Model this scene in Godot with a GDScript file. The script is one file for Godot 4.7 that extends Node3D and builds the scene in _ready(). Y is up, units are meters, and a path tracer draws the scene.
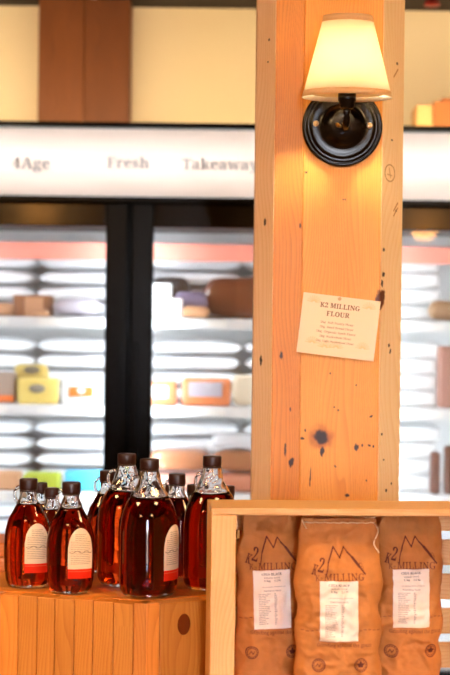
extends Node3D
# A farm-shop corner: timber post with a wall lamp, maple syrup on a block table,
# a crate of flour bags, and a lit glass-door cooler behind.

const F := 1400.0            # focal length in pixels of the 450 x 675 frame
const ROLL := 0.0124         # the camera leans a little
const EYE := Vector3(0, 1.45, 0)
const CEIL := 2.79
const TABLE := 1.062         # height of the table top

var rng := RandomNumberGenerator.new()
var M := {}
var used := {}

# ------------------------------------------------------------------ helpers
func at(px: float, py: float, d: float) -> Vector3:
	var xc := (px - 225.0) / F * d
	var yc := (337.5 - py) / F * d
	return EYE + Vector3(xc * cos(ROLL) - yc * sin(ROLL), xc * sin(ROLL) + yc * cos(ROLL), -d)

func numbered(n: String) -> String:
	if not used.has(n):
		used[n] = 0
		return n
	used[n] += 1
	return "%s_%03d" % [n, used[n]]

func tag(o: Node, label := "", category := "", group := "", kind := "") -> Node:
	if label: o.set_meta("label", label)
	if category: o.set_meta("category", category)
	if group: o.set_meta("group", group)
	if kind: o.set_meta("kind", kind)
	return o

func base(called: String, pos: Vector3, turn := 0.0) -> Node3D:
	var o := Node3D.new()
	o.name = numbered(called)
	add_child(o)
	o.position = pos
	o.rotation.y = turn
	return o

func put(mesh: Mesh, called: String, m: Material, parent: Node = null, pos := Vector3.ZERO, rot := Vector3.ZERO) -> MeshInstance3D:
	var o := MeshInstance3D.new()
	o.mesh = mesh
	o.material_override = m
	o.name = numbered(called) if parent == null else called
	if parent == null:
		add_child(o)
	else:
		parent.add_child(o, true)
	o.position = pos
	o.rotation = rot
	return o

func mat(c: Color, rough := 0.6, metal := 0.0, spec := 0.5) -> StandardMaterial3D:
	var m := StandardMaterial3D.new()
	m.albedo_color = c
	m.roughness = rough
	m.metallic = metal
	m.metallic_specular = spec
	return m

func glow(c: Color, e: float) -> StandardMaterial3D:
	var m := mat(c, 0.5)
	m.emission_enabled = true
	m.emission = c
	m.emission_energy_multiplier = e
	return m

# closed or open triangle soup -> mesh; clockwise fronts, outward by signed volume
func build(v: PackedVector3Array, uv: PackedVector2Array, idx: PackedInt32Array, smooth := true, closed := true) -> ArrayMesh:
	if closed:
		var vol := 0.0
		for i in range(0, idx.size(), 3):
			vol += v[idx[i]].dot(v[idx[i + 1]].cross(v[idx[i + 2]]))
		if vol > 0.0:
			for i in range(0, idx.size(), 3):
				var t := idx[i + 1]
				idx[i + 1] = idx[i + 2]
				idx[i + 2] = t
	var st := SurfaceTool.new()
	st.begin(Mesh.PRIMITIVE_TRIANGLES)
	st.set_smooth_group(0 if smooth else -1)
	for i in idx:
		st.set_uv(uv[i] if uv.size() else Vector2(v[i].x, v[i].y))
		st.add_vertex(v[i])
	st.generate_normals()
	st.index()
	return st.commit()

# rings of equal size -> lofted body
func loft(rings: Array, cap0 := true, cap1 := true, wrap := true, smooth := true) -> ArrayMesh:
	var v := PackedVector3Array()
	var uv := PackedVector2Array()
	var idx := PackedInt32Array()
	var n: int = rings[0].size()
	for r in rings.size():
		for k in n:
			v.append(rings[r][k])
			uv.append(Vector2(float(k) / n, float(r) / (rings.size() - 1)))
	for r in rings.size() - 1:
		for k in (n if wrap else n - 1):
			var a := r * n + k
			var b := r * n + (k + 1) % n
			idx.append_array([a, a + n, b, b, a + n, b + n])
	for e in 2:
		if (e == 0 and cap0) or (e == 1 and cap1):
			var s := 0 if e == 0 else (rings.size() - 1) * n
			var c := Vector3.ZERO
			for k in n: c += v[s + k] / n
			var ci := v.size()
			v.append(c)
			uv.append(Vector2(0.5, e))
			for k in n:
				if e == 0: idx.append_array([ci, s + k, s + (k + 1) % n])
				else: idx.append_array([ci, s + (k + 1) % n, s + k])
	return build(v, uv, idx, smooth, true)

# profile of [r, y] turned round the y axis; a closed profile makes a hollow body
func lathe(prof: Array, seg := 40, sx := 1.0, sz := 1.0) -> ArrayMesh:
	var rings := []
	for p in prof:
		var ring := PackedVector3Array()
		for k in seg:
			var a := TAU * k / seg
			ring.append(Vector3(cos(a) * p[0] * sx, p[1], sin(a) * p[0] * sz))
		rings.append(ring)
	return loft(rings)

# box with rounded edges; uv in metres
func rbox(size: Vector3, r := 0.002, steps := 1) -> ArrayMesh:
	var h := size / 2.0
	r = minf(r, minf(h.x, minf(h.y, h.z)) * 0.98)
	var v := PackedVector3Array()
	var uv := PackedVector2Array()
	var idx := PackedInt32Array()
	var nn := PackedVector3Array()
	for axis in 3:
		for s in [-1.0, 1.0]:
			var ua := (axis + 1) % 3
			var va := (axis + 2) % 3
			var us := []
			var vs := []
			for k in steps + 1:
				var t := 1.0 - float(k) / steps
				t = tan(t * PI / 4)
				us.append(-(h[ua] - r) - r * t)
				vs.append(-(h[va] - r) - r * t)
			for k in range(steps, -1, -1):
				us.append(-us[k])
				vs.append(-vs[k])
			var s0 := v.size()
			var n := us.size()
			for i in n:
				for j in n:
					var q := Vector3.ZERO
					q[axis] = s * h[axis]
					q[ua] = us[i]
					q[va] = vs[j]
					var c := q.clamp(-(h - Vector3.ONE * r), h - Vector3.ONE * r)
					var dir := (q - c).normalized()
					v.append(c + dir * r)
					nn.append(dir)
					uv.append(Vector2(us[i], vs[j]))
			for i in n - 1:
				for j in n - 1:
					var a := s0 + i * n + j
					var quad := [a, a + n, a + 1, a + 1, a + n, a + n + 1]
					if s < 0: quad = [a, a + 1, a + n, a + 1, a + n + 1, a + n]
					idx.append_array(quad)
	# clockwise fronts
	for i in range(0, idx.size(), 3):
		var cr := (v[idx[i + 1]] - v[idx[i]]).cross(v[idx[i + 2]] - v[idx[i]])
		if cr.dot(nn[idx[i]] + nn[idx[i + 1]] + nn[idx[i + 2]]) > 0.0:
			var t := idx[i + 1]
			idx[i + 1] = idx[i + 2]
			idx[i + 2] = t
	var arr := []
	arr.resize(Mesh.ARRAY_MAX)
	arr[Mesh.ARRAY_VERTEX] = v
	arr[Mesh.ARRAY_NORMAL] = nn
	arr[Mesh.ARRAY_TEX_UV] = uv
	arr[Mesh.ARRAY_INDEX] = idx
	var me := ArrayMesh.new()
	me.add_surface_from_arrays(Mesh.PRIMITIVE_TRIANGLES, arr)
	return me

func tube(path: Array, r: float, seg := 8) -> ArrayMesh:
	var rings := []
	for i in path.size():
		var d: Vector3 = (path[mini(i + 1, path.size() - 1)] - path[maxi(i - 1, 0)]).normalized()
		var u := d.cross(Vector3.UP if absf(d.y) < 0.9 else Vector3.RIGHT).normalized()
		var w := d.cross(u)
		var ring := PackedVector3Array()
		for k in seg:
			var a := TAU * k / seg
			ring.append(path[i] + (u * cos(a) + w * sin(a)) * r)
		rings.append(ring)
	return loft(rings)

# extruded polygon (x, z outline) from y0 to y1
func slab(poly: PackedVector2Array, y0: float, y1: float) -> ArrayMesh:
	var v := PackedVector3Array()
	var idx := PackedInt32Array()
	var n := poly.size()
	for y in [y0, y1]:
		for p in poly: v.append(Vector3(p.x, y, p.y))
	var tri := Geometry2D.triangulate_polygon(poly)
	for i in range(0, tri.size(), 3):
		idx.append_array([tri[i], tri[i + 1], tri[i + 2], n + tri[i], n + tri[i + 2], n + tri[i + 1]])
	# side walls, oriented like the polygon
	var area := 0.0
	for i in n: area += poly[i].cross(poly[(i + 1) % n])
	var tarea := (poly[tri[1]] - poly[tri[0]]).cross(poly[tri[2]] - poly[tri[0]])
	for i in n:
		var j := (i + 1) % n
		var q := [i, n + i, j, j, n + i, n + j]
		if (area > 0) == (tarea > 0): q = [i, n + i, j, j, n + i, n + j]
		else: q = [i, j, n + i, j, n + j, n + i]
		idx.append_array(q)
	return build(v, PackedVector2Array(), idx, false, true)

func noise(seed_: int, freq: float, oct := 3) -> FastNoiseLite:
	var n := FastNoiseLite.new()
	n.seed = seed_
	n.frequency = freq
	n.fractal_octaves = oct
	return n

# sawn wood, grain along the image's height; one pixel = mm millimetres
func wood(w: int, h: int, seed_: int, light: Color, dark: Color, mm := 1.0, strength := 1.0) -> Image:
	var im := Image.create(w, h, false, Image.FORMAT_RGB8)
	var big := noise(seed_, 0.004, 2)
	var fine := noise(seed_ + 7, 0.35, 2)
	var patch := noise(seed_ + 13, 0.006, 3)
	var r := RandomNumberGenerator.new()
	r.seed = seed_
	var shift := r.randf() * 100.0
	for y in h:
		for x in w:
			var X := x * mm
			var Y := y * mm
			var wv := big.get_noise_2d(X * 2.2, Y * 0.55 + shift) * 26.0
			var ring := fposmod((X + wv + 0.004 * Y) * 0.17 + shift, 1.0)
			ring = pow(ring, 2.5) * (1.0 - smoothstep(0.93, 1.0, ring))
			var f := fine.get_noise_2d(X, Y * 0.035) * 0.5 + 0.5
			var p := patch.get_noise_2d(X * 1.5, Y * 0.4) * 0.5
			var t := clampf((ring * 0.65 + f * 0.35 - 0.1 + p * 0.5) * strength, 0.0, 1.0)
			im.set_pixel(x, y, light.lerp(dark, t))
	return im

func blot(im: Image, cx: float, cy: float, rx: float, ry: float, c: Color, soft := 0.35, seed_ := 1, turn := 0.0, rag := 0.35) -> void:
	var n := noise(seed_, 0.9 / maxf(maxf(rx, ry), 1.0), 3)
	var m := int(maxf(rx, ry) * 1.6) + 2
	for y in range(maxi(0, int(cy) - m), mini(im.get_height(), int(cy) + m + 1)):
		for x in range(maxi(0, int(cx) - m), mini(im.get_width(), int(cx) + m + 1)):
			var p := Vector2(x - cx, y - cy).rotated(-turn)
			var d := Vector2(p.x / rx, p.y / ry).length() + n.get_noise_2d(x, y) * rag
			var k := 1.0 - smoothstep(1.0 - soft, 1.0 + soft, d)
			if k > 0.0: im.set_pixel(x, y, im.get_pixel(x, y).lerp(c, k * c.a))

func line(im: Image, a: Vector2, b: Vector2, w: float, c: Color) -> void:
	var lo := a.min(b) - Vector2.ONE * (w + 1)
	var hi := a.max(b) + Vector2.ONE * (w + 1)
	for y in range(maxi(0, int(lo.y)), mini(im.get_height(), int(hi.y) + 2)):
		for x in range(maxi(0, int(lo.x)), mini(im.get_width(), int(hi.x) + 2)):
			var p := Vector2(x + 0.5, y + 0.5)
			var q := Geometry2D.get_closest_point_to_segment(p, a, b)
			var k := clampf(w * 0.5 + 0.5 - p.distance_to(q), 0.0, 1.0) * c.a
			if k > 0.0: im.set_pixel(x, y, im.get_pixel(x, y).lerp(c, k))

func ring_mark(im: Image, c0: Vector2, r: float, w: float, c: Color) -> void:
	for k in 24:
		line(im, c0 + Vector2.from_angle(TAU * k / 24) * r, c0 + Vector2.from_angle(TAU * (k + 1) / 24) * r, w, c)

# prints lettering into an image: centre (or left end) at pos, height in pixels of a capital letter
func letter(im: Image, text: String, pos: Vector2, cap: float, c: Color, serif := true, bold := false, wide := 0.0, turn := 0.0, centred := true) -> void:
	var f := SystemFont.new()
	f.font_names = PackedStringArray(["Droid Serif" if serif else "Droid Sans"])
	f.font_weight = 700 if bold else 400
	var tm := TextMesh.new()
	tm.font = f
	tm.font_size = 64
	tm.depth = 0.0
	tm.pixel_size = 1.0
	tm.text = text
	var arr := tm.get_mesh_arrays()
	var v: PackedVector3Array = arr[Mesh.ARRAY_VERTEX]
	var ix: PackedInt32Array = arr[Mesh.ARRAY_INDEX] if arr[Mesh.ARRAY_INDEX] != null else PackedInt32Array(range(v.size()))
	if v.is_empty(): return
	var lo := v[0]
	var hi := v[0]
	for p in v:
		lo = lo.min(p)
		hi = hi.max(p)
	var k := cap / 46.0
	var kx := k
	if wide > 0.0: kx = wide / (hi.x - lo.x)
	var mid := Vector2((lo.x + hi.x) / 2 if centred else lo.x, 0)
	tm.text = "H"
	var hv: PackedVector3Array = tm.get_mesh_arrays()[Mesh.ARRAY_VERTEX]
	var hlo := 1e9
	var hhi := -1e9
	for p in hv:
		hlo = minf(hlo, p.y)
		hhi = maxf(hhi, p.y)
	mid.y = (hlo + hhi) / 2
	k = cap / (hhi - hlo)
	if wide <= 0.0: kx = k
	var w := im.get_width()
	var h := im.get_height()
	var hit := {}
	for i in range(0, ix.size(), 3):
		var q := []
		for j in 3:
			var p := v[ix[i + j]]
			q.append(pos + Vector2((p.x - mid.x) * kx, -(p.y - mid.y) * k).rotated(turn))
		var l: Vector2 = q[0].min(q[1]).min(q[2])
		var u: Vector2 = q[0].max(q[1]).max(q[2])
		for y in range(maxi(0, int(l.y * 3)), mini(h * 3, int(u.y * 3) + 2)):
			for x in range(maxi(0, int(l.x * 3)), mini(w * 3, int(u.x * 3) + 2)):
				if Geometry2D.point_is_inside_triangle(Vector2((x + 0.5) / 3, (y + 0.5) / 3), q[0], q[1], q[2]):
					hit[Vector2i(x, y)] = true
	var cover := {}
	for s in hit:
		var p := Vector2i(s.x / 3, s.y / 3)
		cover[p] = cover.get(p, 0) + 1
	for p in cover:
		im.set_pixelv(p, im.get_pixelv(p).lerp(c, cover[p] / 9.0 * c.a))

func tex(im: Image) -> ImageTexture:
	return ImageTexture.create_from_image(im)

func wood_mat(im: Image, scale: float, off := Vector3.ZERO, rough := 0.55) -> StandardMaterial3D:
	var m := mat(Color.WHITE, rough)
	m.albedo_texture = tex(im) if im else null
	m.uv1_triplanar = true
	m.uv1_triplanar_sharpness = 8.0
	m.uv1_scale = Vector3(scale * im.get_height() / im.get_width(), scale, scale * im.get_height() / im.get_width())
	m.uv1_offset = off
	return m

func variants(src: StandardMaterial3D, n: int, tint: float, seed_: int) -> Array:
	var out := []
	var r := RandomNumberGenerator.new()
	r.seed = seed_
	for i in n:
		var m: StandardMaterial3D = src.duplicate()
		m.uv1_offset = Vector3(r.randf(), r.randf(), r.randf())
		var g := 1.0 - r.randf() * tint
		m.albedo_color = Color(g, g * (1.0 - r.randf() * tint * 0.35), g * (1.0 - r.randf() * tint * 0.5))
		out.append(m)
	return out

# ------------------------------------------------------------------ scene
func _ready() -> void:
	rng.seed = 11
	# camera
	var cam := Camera3D.new()
	cam.name = "camera"
	var ca := CameraAttributesPhysical.new()
	ca.frustum_focal_length = 35.0 / 2.0 / (337.5 / F)
	ca.frustum_focus_distance = 2.25
	ca.exposure_aperture = 5.2
	ca.frustum_near = 0.05
	ca.frustum_far = 60.0
	cam.attributes = ca
	add_child(cam)
	cam.position = EYE
	cam.rotation.z = ROLL
	cam.fov = rad_to_deg(2.0 * atan(337.5 / F))
	cam.current = true

	# sky, seen only through the shop window behind the camera
	var we := WorldEnvironment.new()
	we.name = "environment"
	var env := Environment.new()
	env.background_mode = Environment.BG_SKY
	var sky := Sky.new()
	var psm := ProceduralSkyMaterial.new()
	psm.sky_top_color = Color(0.55, 0.68, 0.9)
	psm.sky_horizon_color = Color(0.9, 0.92, 0.95)
	psm.ground_bottom_color = Color(0.4, 0.38, 0.36)
	psm.ground_horizon_color = Color(0.8, 0.8, 0.8)
	psm.sky_energy_multiplier = 8.0
	psm.ground_energy_multiplier = 8.0
	sky.sky_material = psm
	env.sky = sky
	env.tonemap_mode = Environment.TONE_MAPPER_LINEAR
	env.tonemap_exposure = 1.1
	env.sdfgi_enabled = true
	env.ssao_enabled = true
	env.ssil_enabled = true
	we.environment = env
	add_child(we)

	make_materials()
	ceiling_lamps()
	room()
	cooler()
	back_post()
	timber_post()
	sconce()
	table()
	crate()
	bags()
	bottles()
	notice()
	goods()
	extras()

func make_materials() -> void:
	M.black = mat(Color(0.012, 0.008, 0.007), 0.25, 0.0, 0.24)
	M.gloss = mat(Color(0.012, 0.008, 0.007), 0.12, 0.0, 0.5)
	M.white = mat(Color(0.92, 0.93, 0.93), 0.45)
	M.glass = mat(Color(1, 1, 1, 0.05), 0.02)
	M.glass.transparency = BaseMaterial3D.TRANSPARENCY_ALPHA
	M.plaster = mat(Color(0.93, 0.87, 0.76), 0.9)
	M.shop = mat(Color(0.58, 0.44, 0.31), 0.85)
	M.ceil = mat(Color(0.12, 0.07, 0.045), 0.8)
	M.kraft = mat(Color(0.62, 0.43, 0.26), 0.8)
	M.pine = wood_mat(wood(256, 1024, 21, Color(0.93, 0.72, 0.45), Color(0.82, 0.54, 0.28), 0.6, 0.65), 1.0 / 0.614)
	M.block = wood_mat(wood(256, 1024, 35, Color(0.94, 0.60, 0.24), Color(0.78, 0.41, 0.11), 0.6, 0.7), 1.0 / 0.614, Vector3.ZERO, 0.42)
	M.oldwood = wood_mat(wood(256, 1024, 52, Color(0.50, 0.29, 0.13), Color(0.36, 0.18, 0.07), 0.9, 1.0), 1.0 / 0.92)
	M.floor = wood_mat(wood(256, 1024, 61, Color(0.52, 0.38, 0.26), Color(0.36, 0.24, 0.15), 1.2, 1.0), 1.0 / 1.2)

func ceiling_lamps() -> void:
	# soft warm ceiling panels over the shop floor
	var i := 0
	for p in [Vector3(-1.5, 0, -0.9), Vector3(1.3, 0, -0.9), Vector3(-1.5, 0, 1.4), Vector3(1.3, 0, 1.4)]:
		var o := base("ceiling_light", Vector3(p.x, CEIL - 0.03, p.z))
		tag(o, "square warm ceiling light panel, %s of the shop floor" % ["front left", "front right", "rear left", "rear right"][i], "ceiling light", "ceiling panels of the shop")
		put(rbox(Vector3(0.64, 0.05, 0.64), 0.004), "housing", M.white, o)
		put(rbox(Vector3(0.58, 0.01, 0.58), 0.002), "diffuser", glow(Color(1.0, 0.86, 0.62), 3.0), o, Vector3(0, -0.028, 0))
		var l := AreaLight3D.new()
		l.name = "light"
		l.area_size = Vector2(0.58, 0.58)
		l.light_color = Color(1.0, 0.83, 0.58)
		l.light_energy = 4.7 if p.z < 0 else 2.4
		l.area_range = 12.0
		l.shadow_enabled = true
		o.add_child(l)
		l.position = Vector3(0, -0.036, 0)
		l.rotation.x = -PI / 2
		i += 1
	# cove tube lying on top of the cooler behind its header, washing the wall
	for k in 2:
		var o := base("cove_light", Vector3(-1.15 + 2.3 * k, 2.165, -5.0))
		tag(o, "warm cove light tube lying on the cooler behind the header, %s half" % ["left", "right"][k], "cove light")
		put(tube([Vector3(-1.1, 0.02, 0), Vector3(1.1, 0.02, 0)], 0.014, 10), "tube", glow(Color(1.0, 0.86, 0.62), 3.0), o)
		put(rbox(Vector3(2.2, 0.012, 0.05), 0.002), "batten", M.white, o)
		var l := AreaLight3D.new()
		l.name = "light"
		l.area_size = Vector2(2.2, 0.03)
		l.light_color = Color(1.0, 0.87, 0.66)
		l.light_energy = 1.25
		l.area_range = 8.0
		l.shadow_enabled = true
		o.add_child(l)
		l.position = Vector3(0, 0.03, -0.02)
		l.rotation.x = 0.7
	# globe pendants behind the photographer, mirrored in the cooler doors
	for p in [Vector3(-1.39, 2.37, 1.0), Vector3(1.47, 2.29, 1.0)]:
		var o := base("pendant_lamp", p)
		tag(o, "glowing amber globe pendant hanging on a dark cord, the %s one" % ("left" if p.x < 0 else "right"), "pendant lamp", "globe pendants over the shop floor")
		put(lathe([[0.001, -0.1], [0.05, -0.087], [0.087, -0.05], [0.1, 0.0], [0.087, 0.05], [0.05, 0.087], [0.03, 0.095], [0.001, 0.1]], 24), "globe", glow(Color(1.0, 0.66, 0.3), 16.0), o)
		put(lathe([[0.03, 0.09], [0.035, 0.1], [0.03, 0.14], [0.008, 0.15]], 16), "cap", M.black, o)
		put(tube([Vector3(0, 0.14, 0), Vector3(0, CEIL - p.y, 0)], 0.004), "cord", M.black, o)
		var l := OmniLight3D.new()
		l.name = "light"
		l.light_color = Color(1.0, 0.7, 0.38)
		l.light_energy = 0.8
		l.light_size = 0.1
		l.omni_range = 12.0
		l.omni_attenuation = 2.0
		l.shadow_enabled = true
		o.add_child(l)

func struct(size: Vector3, called: String, m: Material, pos: Vector3) -> MeshInstance3D:
	var b := BoxMesh.new()
	b.size = size
	var o := put(b, called, m, null, pos)
	tag(o, "", "", "", "structure")
	return o

func room() -> void:
	struct(Vector3(8.4, 0.1, 10.6), "floor", M.floor, Vector3(0, -0.05, -0.6))
	struct(Vector3(8.4, 0.1, 10.6), "ceiling", M.ceil, Vector3(0, CEIL + 0.05, -0.6))
	struct(Vector3(8.4, CEIL, 0.15), "wall_back", M.plaster, Vector3(0, CEIL / 2, -5.775))
	struct(Vector3(0.15, CEIL, 9.35), "wall_left", M.shop, Vector3(-4.075, CEIL / 2, -1.025))
	struct(Vector3(0.15, CEIL, 9.35), "wall_right", M.shop, Vector3(4.075, CEIL / 2, -1.025))
	# front wall with the tall shop window
	var fw := Node3D.new()
	fw.name = "wall_front"
	add_child(fw)
	tag(fw, "", "", "", "structure")
	for b in [[-4.15, 0.3, 0.0, CEIL], [0.82, 4.15, 0.0, CEIL], [0.3, 0.82, 0.0, 0.04], [0.3, 0.82, 2.45, CEIL]]:
		var bm := BoxMesh.new()
		bm.size = Vector3(b[1] - b[0], b[3] - b[2], 0.15)
		put(bm, "plaster_panel", M.shop, fw, Vector3((b[0] + b[1]) / 2, (b[2] + b[3]) / 2, 3.65))
	var wn := Node3D.new()
	wn.name = "window_1"
	add_child(wn)
	tag(wn, "", "", "", "structure")
	for b in [[0.3, 0.34, 0.04, 2.45], [0.78, 0.82, 0.04, 2.45], [0.34, 0.78, 0.04, 0.12], [0.34, 0.78, 2.4, 2.45]]:
		put(rbox(Vector3(b[1] - b[0], b[3] - b[2], 0.1), 0.003), "window_frame", M.white, wn, Vector3((b[0] + b[1]) / 2, (b[2] + b[3]) / 2, 3.65))
	var pane := BoxMesh.new()
	pane.size = Vector3(0.44, 2.28, 0.006)
	put(pane, "pane", M.glass, wn, Vector3(0.56, 1.26, 3.65))

# ------------------------------------------------------------------ cooler
const CD := 4.7               # distance of the cooler doors
var XB := []                  # door boundaries
var shelf_y := [1.515, 1.208, 0.905, 0.60, 0.32]

func cooler() -> void:
	for px in [-97.0, 129.0, 355.0, 581.0]:
		XB.append(at(px, 337.5, CD).x)
	var x0: float = XB[0] - 0.02
	var x1: float = XB[3] + 0.02
	var cx := (x0 + x1) / 2
	var w := x1 - x0
	var o := base("display_cooler", Vector3(cx, 0, -CD))
	tag(o, "long black glass-door display cooler with a lit white header above the doors", "cooler")
	var rel := func(x: float, y: float, d: float) -> Vector3: return Vector3(x - cx, y, CD - d)
	# cabinet
	put(rbox(Vector3(w, 1.90, 0.04), 0.003), "back_panel", M.white, o, rel.call(cx, 0.95, 5.42))
	put(rbox(Vector3(w, 0.22, 0.7), 0.004), "plinth", M.black, o, rel.call(cx, 0.11, 5.09))
	put(rbox(Vector3(w, 0.05, 0.66), 0.004), "inner_top", mat(Color(0.42, 0.42, 0.43), 0.5), o, rel.call(cx, 1.875, 5.1))
	for x in [x0 + 0.015, x1 - 0.015]:
		put(rbox(Vector3(0.03, 1.68, 0.66), 0.003), "side_panel", M.white, o, rel.call(x, 1.06, 5.1))
	# valance strip under the inner top
	for b in 3:
		put(rbox(Vector3(XB[b + 1] - XB[b] - 0.08, 0.062, 0.012), 0.002), "valance", mat(Color(0.96, 0.58, 0.50), 0.6), o, rel.call((XB[b] + XB[b + 1]) / 2, 1.752, 5.0))
	# header light box: black housing, white inside, two tubes, opal face
	var hy0 := 1.912
	var hy1 := 2.137
	put(rbox(Vector3(w, 0.018, 0.3), 0.002), "header_lid", M.black, o, rel.call(cx, hy1 + 0.011, 4.77))
	put(rbox(Vector3(w, 0.018, 0.3), 0.002), "header_floor", M.black, o, rel.call(cx, hy0 - 0.01, 4.77))
	put(rbox(Vector3(w, hy1 - hy0, 0.01), 0.002), "header_back", M.white, o, rel.call(cx, (hy0 + hy1) / 2, 4.9))
	var opal := mat(Color(0.90, 0.88, 0.86), 0.35)
	opal.backlight_enabled = true
	opal.backlight = Color(1.0, 0.965, 0.94)
	var face := put(rbox(Vector3(w, hy1 - hy0 - 0.004, 0.004), 0.001), "header_face", opal, o, rel.call(cx, (hy0 + hy1) / 2, 4.632))
	face.set_meta("label", "backlit opal header strip with grey typewriter lettering")
	for k in 4:
		var tx := x0 + w * (k + 0.5) / 4
		put(tube([Vector3(-w / 8 + 0.006, 0, 0), Vector3(w / 8 - 0.006, 0, 0)], 0.013, 10), "header_tube", glow(Color(0.94, 0.97, 1.0), 7.0), o, rel.call(tx, (hy0 + hy1) / 2, 4.735))
		var l := AreaLight3D.new()
		l.name = "header_light"
		l.area_size = Vector2(w / 4 - 0.012, 0.03)
		l.light_color = Color(0.98, 0.97, 0.965)
		l.light_energy = 0.50
		l.area_range = 8.0
		l.shadow_enabled = true
		o.add_child(l, true)
		l.position = rel.call(tx, (hy0 + hy1) / 2, 4.72)
		l.rotation.y = PI
	# lettering
	var f := SystemFont.new()
	f.font_names = PackedStringArray(["Droid Serif"])
	f.font_weight = 700
	var ink := mat(Color(0.62, 0.66, 0.72), 0.9)
	for t in [["4Age", 12, 50, 163], ["Fresh", 107, 149, 162.5], ["Takeaway", 182, 258, 164]]:
		var tm := TextMesh.new()
		tm.font = f
		tm.font_size = 48
		tm.depth = 0.001
		tm.pixel_size = 0.0011
		tm.text = t[0]
		var ab := tm.get_aabb()
		var pa := at(t[1], t[3], 4.628)
		var pb := at(t[2], t[3], 4.628)
		var s := (pb.x - pa.x) / ab.size.x
		var q := put(tm, "lettering", ink, face, Vector3((pa.x + pb.x) / 2 - cx - ab.get_center().x * s, pa.y - (hy0 + hy1) / 2 - 0.0, 0.0025))
		q.position.y = pa.y - (hy0 + hy1) / 2
		q.scale = Vector3(s, s, 1)
	# doors
	for b in 3:
		door(o, XB[b], XB[b + 1], cx, b)
	for x in XB:
		put(rbox(Vector3(0.05, 1.66, 0.03), 0.003), "mullion", M.black, o, rel.call(x, 1.07, 4.75))
	# light strips behind the door edges, each bay both sides
	var led := glow(Color(0.95, 0.97, 1.0), 2.0)
	for b in 3:
		for s in 2:
			var x: float = XB[b] + 0.05 if s == 0 else XB[b + 1] - 0.05
			put(rbox(Vector3(0.022, 1.52, 0.016), 0.003), "light_strip", led, o, rel.call(x, 1.06, 4.772))
			var l := AreaLight3D.new()
			l.name = "strip_light"
			l.area_size = Vector2(0.022, 1.5)
			l.light_color = Color(0.93, 0.97, 1.0)
			l.light_energy = 0.74
			l.area_range = 6.0
			l.shadow_enabled = true
			o.add_child(l, true)
			l.position = rel.call(x, 1.06, 4.782)
			l.rotation.y = 0.25 * (-1.0 if s == 0 else 1.0)
	# shelves
	for b in 3:
		var sx: float = (XB[b] + XB[b + 1]) / 2
		var sw: float = XB[b + 1] - XB[b] - 0.03
		for y in shelf_y:
			var sh := put(rbox(Vector3(sw, 0.014, 0.5), 0.002), "shelf", M.white, o, rel.call(sx, y - 0.007, 5.13))
			put(rbox(Vector3(sw, 0.034, 0.006), 0.002), "price_rail", M.white, sh, Vector3(0, -0.012, 0.254))
			for k in 4:
				put(rbox(Vector3(0.07, 0.024, 0.003), 0.0005), "price_tag", mat(Color(0.97, 0.97, 0.95), 0.5), sh, Vector3(-sw * 0.36 + k * sw * 0.24, -0.012, 0.2585))

func door(o: Node3D, xa: float, xb: float, cx: float, b: int) -> void:
	var d := Node3D.new()
	d.name = "door"
	o.add_child(d, true)
	d.position = Vector3((xa + xb) / 2 - cx, 0, 0)
	var w := xb - xa - 0.012
	var y0 := 0.24
	var y1 := 1.90
	for s in [-1.0, 1.0]:
		put(rbox(Vector3(0.074, y1 - y0, 0.05), 0.006, 2), "stile", M.black, d, Vector3(s * (w / 2 - 0.037), (y0 + y1) / 2, 0.0))
	put(rbox(Vector3(w - 0.148, 0.085, 0.05), 0.004), "rail", M.gloss, d, Vector3(0, y1 - 0.0425, 0.0))
	put(rbox(Vector3(w - 0.148, 0.10, 0.05), 0.004), "rail", M.black, d, Vector3(0, y0 + 0.05, 0.0))
	var g := BoxMesh.new()
	g.size = Vector3(w - 0.148, y1 - y0 - 0.185, 0.008)
	put(g, "pane", M.glass, d, Vector3(0, (y0 + 0.10 + y1 - 0.085) / 2, 0.0))
	var hs := 1.0 if b == 0 else -1.0
	put(rbox(Vector3(0.012, 0.62, 0.02), 0.004), "handle", M.black, d, Vector3(hs * (w / 2 - 0.02), 1.12, 0.036))
	# thin bright gasket lip round the opening
	for s in [-1.0, 1.0]:
		put(rbox(Vector3(0.006, y1 - y0 - 0.185, 0.012), 0.002), "gasket", mat(Color(0.10, 0.09, 0.09), 0.4), d, Vector3(s * (w / 2 - 0.071), (y0 + 0.10 + y1 - 0.085) / 2, 0.012))

func back_post() -> void:
	var a := at(40, 60, 5.62)
	var b := at(131, 60, 5.62)
	var o := base("wall_post", Vector3((a.x + b.x) / 2, 0, -5.63))
	tag(o, "dark brown timber post on the cream wall above the cooler", "post")
	var w := b.x - a.x
	var vs := variants(M.oldwood, 2, 0.12, 4)
	put(rbox(Vector3(w * 0.5 - 0.001, CEIL, 0.13), 0.004), "plank", vs[0], o, Vector3(-w * 0.25, CEIL / 2, 0))
	put(rbox(Vector3(w * 0.5 - 0.001, CEIL, 0.13), 0.004), "plank", vs[1], o, Vector3(w * 0.25, CEIL / 2, 0.002))

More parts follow.
